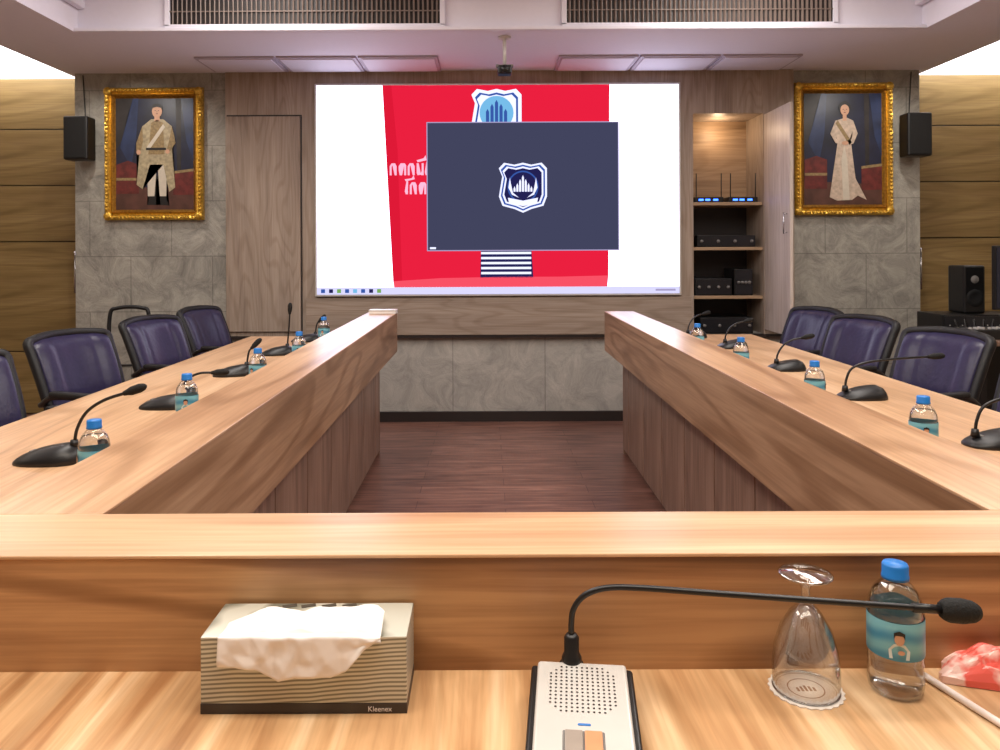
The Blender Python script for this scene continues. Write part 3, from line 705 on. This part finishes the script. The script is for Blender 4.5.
# ------------------------------------------------------------------ foreground conference microphone unit
PIV = Vector((.0245, .936, 0)); PHI = -.105
FM = empty('conference_microphone_unit', (PIV.x, PIV.y, .75), PHI)
def wedge(name, hw0, hw1, y0, y1, z0, zf, zb, mat, bev=.004):
    bm = bmesh.new()
    v = [bm.verts.new(p) for p in ((-hw0, y0, z0), (hw0, y0, z0), (hw1, y1, z0), (-hw1, y1, z0), (-hw0, y0, zf), (hw0, y0, zf), (hw1, y1, zb), (-hw1, y1, zb))]
    for q in ((0, 3, 2, 1), (4, 5, 6, 7), (0, 1, 5, 4), (1, 2, 6, 5), (2, 3, 7, 6), (3, 0, 4, 7)): bm.faces.new([v[i] for i in q])
    bmesh.ops.recalc_face_normals(bm, faces=bm.faces)
    bmesh.ops.bevel(bm, geom=bm.edges[:], offset=bev, segments=4, profile=.5, affect='EDGES')
    return mesh_obj(name, bm, mat, FM, smooth=False)
ya, yb_, zf_, zb_ = -.225, 0.0, .026, .046
wedge('base_shell', .0605, .060, ya, yb_, 0, zf_-.004, zb_-.005, M_black)
wedge('top_shell', .0530, .0525, ya-.002, yb_+.001, .006, zf_, zb_, M_silver, .004)
def onslope(y): return zf_+(zb_-zf_)*(y-ya)/(yb_-ya)
sl = math.atan((zb_-zf_)/(yb_-ya))
bm = bmesh.new()
for i in range(13):
    for j in range(13):
        x = -.036+i*.006; yy = -.088+j*.0064
        rr = math.hypot((i-6)/6.8, (j-6)/6.6)
        if rr > 1.12: continue
        bmesh.ops.create_circle(bm, cap_ends=True, segments=8, radius=.0014, matrix=Matrix.Translation((x, yy, onslope(yy)+.0004)) @ Matrix.Rotation(sl, 4, 'X'))
mesh_obj('speaker_holes', bm, M_dark, FM)
def slab(n, x0, x1, a, b, mat, hh=.003):
    yc = (a+b)/2; return box(n, x0, x1, a, b, onslope(yc)-.001, onslope(yc)+hh, mat, FM, .0012, rot=(sl, 0, 0))
slab('indicator', -.006, .008, -.110, -.1065, M_cap, .001)
slab('button_surround', -.022, .022, -.158, -.1185, M_grey, .0012)
slab('button_grey', -.0195, -.001, -.155, -.121, plain('button_grey', (160, 148, 138), .4), .004)
slab('button_orange', .001, .0195, -.155, -.121, M_orange, .004)
lathe('neck_socket', [(0, .03), (.0125, .03), (.012, .05), (.009, .056), (.009, .074), (.006, .078), (0, .078)], M_black, FM, (-.012, .004, 0), seg=24)
box('socket_foot', -.027, .003, -.008, .016, 0, .043, M_black, FM, .005)
Ri = Matrix.Rotation(-PHI, 3, 'Z')
gw = [(.0130, .941, .072), (.0128, .941, .090), (.0155, .940, .108), (.028, .938, .125), (.052, .934, .1355), (.09, .928, .1385), (.18, .914, .1375), (.33, .900, .132), (.435, .894, .1265)]
gn = [Ri @ (Vector(p)-PIV) for p in gw]
tube('gooseneck', gn, .0036, M_black, FM, n=10)
a, b = gn[-2], gn[-1]; dv = (b-a).normalized()
tube('capsule_sleeve', [b-dv*.035, b], .0052, M_black, FM, smoothpath=False)
tube('foam_windscreen', [b-dv*.004, b, b+dv*.006, b+dv*.020, b+dv*.032, b+dv*.039, b+dv*.042], 0, M_rubber, FM, radii=[.0085, .0115, .0135, .0138, .0118, .0075, .002], n=4, seg=20)

# ------------------------------------------------------------------ red snack packet + straw
SP = empty('snack_packet', (.572, .972, .75), -.25)
bm = bmesh.new(); nx, ny = 34, 22; top = []; bot = []
for i in range(nx+1):
    rt, rb2 = [], []
    for j in range(ny+1):
        u, v = i/nx*2-1, j/ny*2-1
        p = (max(0, 1-abs(u)**2.2)*max(0, 1-abs(v)**2.0))**.7
        nz = tri(u*1.6+v*.9)*.006+tri(v*2.3-u*1.1)*.004+mathutils.noise.noise(Vector((u*5, v*4, 5)))*.010
        x, y = u*.085*(1-.1*v)+nz*.4, v*.032*(1+.15*u)
        rt.append(bm.verts.new((x, y, .007+.032*p+nz*(.25+.75*p)*.9+.002))); rb2.append(bm.verts.new((x, y, .001)))
    top.append(rt); bot.append(rb2)
for i in range(nx):
    for j in range(ny):
        bm.faces.new((top[i][j], top[i+1][j], top[i+1][j+1], top[i][j+1])); bm.faces.new((bot[i][j], bot[i][j+1], bot[i+1][j+1], bot[i+1][j]))
for i in range(nx):
    bm.faces.new((top[i][0], bot[i][0], bot[i+1][0], top[i+1][0])); bm.faces.new((top[i][-1], top[i+1][-1], bot[i+1][-1], bot[i][-1]))
for j in range(ny):
    bm.faces.new((top[0][j], top[0][j+1], bot[0][j+1], bot[0][j])); bm.faces.new((top[-1][j], bot[-1][j], bot[-1][j+1], top[-1][j+1]))
def pack_mat():
    m, nt, b = base_mat('packet_print'); Nn = nt.nodes.new; L = nt.links.new
    tc = Nn('ShaderNodeTexCoord'); n = Nn('ShaderNodeTexNoise'); n.inputs['Scale'].default_value = 26; n.inputs['Detail'].default_value = 3
    L(tc.outputs['Object'], n.inputs['Vector']); r = Nn('ShaderNodeValToRGB')
    r.color_ramp.elements[0].color = lin((238, 106, 96)); r.color_ramp.elements[0].position = .46; r.color_ramp.elements[1].color = lin((252, 214, 206)); r.color_ramp.elements[1].position = .56
    L(n.outputs['Fac'], r.inputs['Fac']); L(r.outputs['Color'], b.inputs['Base Color']); b.inputs['Roughness'].default_value = .25; return m
mesh_obj('pouch', bm, pack_mat(), SP, smooth=False)
ST_ = empty('wrapped_straw', (.472, .925, .75))
tube('straw', [(-.012, .055, .0045), (.01, -.02, .0045), (.035, -.1, .0045)], .0042, plain('straw_white', (244, 232, 228), .4), ST_)

e = empty('paper_box', (-.74, 4.9, .90)); box('carton', -.085, .085, -.04, .04, 0, .022, M_paper, e, .003); box('lid', -.087, .087, -.042, .042, .016, .026, M_silver, e, .003)

# ------------------------------------------------------------------ AV side table on the right
A = empty('av_side_table', (3.2, 4.95, 0))
box('top', -.42, .5, -.4, .4, .72, .75, W_panel, A, .004)
for sx in (-.38, .46):
    for sy in (-.36, .36): box('leg', sx-.02, sx+.02, sy-.02, sy+.02, 0, .72, M_black, A, .003)
box('modesty_panel', -.38, .46, .3, .32, .2, .72, M_black, A)
def monitor_speaker(x, y, z, sc=1.0):
    s = empty('desktop_speaker', (x, y, z)); s.scale = (sc,)*3
    box('cabinet', -.07, .07, -.09, .09, 0, .31, M_black, s, .012)
    lathe('woofer', [(0, .004), (.03, .002), (.05, .012), (.055, .0), (.058, 0)], M_rubber, s, (0, -.092, .1), seg=24, rot=(math.pi/2, 0, 0))
    lathe('tweeter', [(0, .008), (.015, .006), (.026, .0)], M_grey, s, (0, -.092, .22), seg=20, rot=(math.pi/2, 0, 0))
e = empty('audio_processor', (3.1, 5.12, .75)); box('case', -.28, .3, -.14, .16, 0, .12, M_black, e, .005); box('face', -.27, .29, -.145, -.14, .01, .11, M_face, e)
for k in range(6): box('led_%d' % k, -.24+k*.08, -.234+k*.08, -.148, -.144, .05, .056, E_led if k == 2 else M_silver, e)
monitor_speaker(3.07, 5.14, .872, 1.0)
e = empty('computer_monitor', (3.26, 4.88, .75), .1)
box('panel', -.20, .26, -.02, .01, .16, .56, M_black, e, .006); box('glass', -.188, .248, -.022, -.019, .172, .548, plain('monitor_glass', (34, 38, 56), .12), e)
box('stand', .0, .06, .01, .03, .0, .3, M_black, e, .004); box('foot', -.07, .13, -.05, .07, 0, .012, M_black, e, .004)
e = empty('audio_mixer', (2.92, 4.72, .75))
box('chassis', -.13, .16, -.1, .1, 0, .06, M_black, e, .006)
for i in range(7): box('fader_%d' % i, -.12+i*.038, -.11+i*.038, -.06, -.04+.02*(i % 3), .06, .07, M_silver, e)
for i in range(5): tube('patch_cable_%d' % i, [(-.10+.05*i, .09, .04), (-.11+.06*i, .115, .10), (-.06+.05*i, .13, .03), (-.02+.04*i, .15, .012)], .005, M_black, e)
e = empty('document_stack', (3.3, 4.66, .75))
for i in range(4): box('sheet_%d' % i, -.12+.01*i, .1+.005*i, -.09, .09, i*.008, i*.008+.007, M_paper, e)

e = empty('hand_truck', (-2.6, 5.45, 0), .15)
tube('frame', [(-.13, 0, .08), (-.13, .02, .5), (-.13, .04, .84), (-.08, .045, .90), (.08, .045, .90), (.13, .04, .84), (.13, .02, .5), (.13, 0, .08)], .014, M_black, e)
for z in (.25, .5): tube('rung', [(-.13, .015, z), (.13, .015, z)], .009, M_black, e, smoothpath=False)
box('toe_plate', -.16, .16, -.2, .0, .005, .02, M_black, e, .003)
for s in (-1, 1): lathe('wheel', [(0, -.02), (.07, -.02), (.08, 0), (.07, .02), (0, .02)], M_rubber, e, (s*.17, .06, .08), seg=24, rot=(0, math.pi/2, 0))

# ------------------------------------------------------------------ lights
def area(name, loc, size, sizey, power, col, rot=(0, 0, 0)):
    l = bpy.data.lights.new(name, 'AREA'); l.shape = 'RECTANGLE'; l.size = size; l.size_y = sizey; l.energy = power; l.color = col
    o = bpy.data.objects.new(name, l); o.location = loc; o.rotation_euler = rot; COL.objects.link(o); return o
def spot(name, loc, tgt, power, col, ang=1.2, blend=.6, r=.05):
    l = bpy.data.lights.new(name, 'SPOT'); l.energy = power; l.color = col; l.spot_size = ang; l.spot_blend = blend; l.shadow_soft_size = r
    o = bpy.data.objects.new(name, l); o.location = loc
    o.rotation_euler = (Vector(tgt)-Vector(loc)).to_track_quat('-Z', 'Y').to_euler(); COL.objects.link(o); return o
area('ceiling_light_front', (0, .6, 3.04), 2.6, .8, 70, (1, .90, .77))
area('ceiling_light_mid_left', (-1.4, 3.0, 3.04), .6, 3.2, 64, (1, .94, .88))
area('ceiling_light_mid_right', (1.4, 3.0, 3.04), .6, 3.2, 64, (1, .94, .88))
for s in (-1, 1):
    sd = 'left' if s < 0 else 'right'
    area('cove_light_%s' % sd, (s*3.9, 5.92, 2.93), 1.15, .1, 16, (1, .97, .93), rot=(math.radians(100), 0, 0))
    area('aisle_light_%s' % sd, (s*3.9, 2.5, 3.04), .4, 4, 26, (1, .92, .82))
    spot('picture_light_%s' % sd, (s*2.7, 5.2, 2.62), (s*2.7, 5.92, 1.6), 22, (1, .93, .84), 1.9)
l = bpy.data.lights.new('cabinet_lamp', 'POINT'); l.energy = 2.2; l.color = (1, .72, .45); l.shadow_soft_size = .04
o = bpy.data.objects.new('cabinet_lamp', l); o.location = (1.73, 6.12, 2.22); COL.objects.link(o)
w_ = bpy.data.worlds.new('World'); scene.world = w_; w_.use_nodes = True
w_.node_tree.nodes['Background'].inputs[0].default_value = (.5, .5, .55, 1); w_.node_tree.nodes['Background'].inputs[1].default_value = .2

# ------------------------------------------------------------------ camera
cam = bpy.data.cameras.new('camera'); co = bpy.data.objects.new('camera', cam); COL.objects.link(co)
cam.sensor_fit = 'HORIZONTAL'; cam.sensor_width = 36; cam.lens = 28.08; cam.shift_x = .013; cam.shift_y = -.124; cam.clip_start = .05
co.location = (-.087, 0, 1.29); co.rotation_euler = (math.pi/2, math.radians(.25), 0)
scene.camera = co
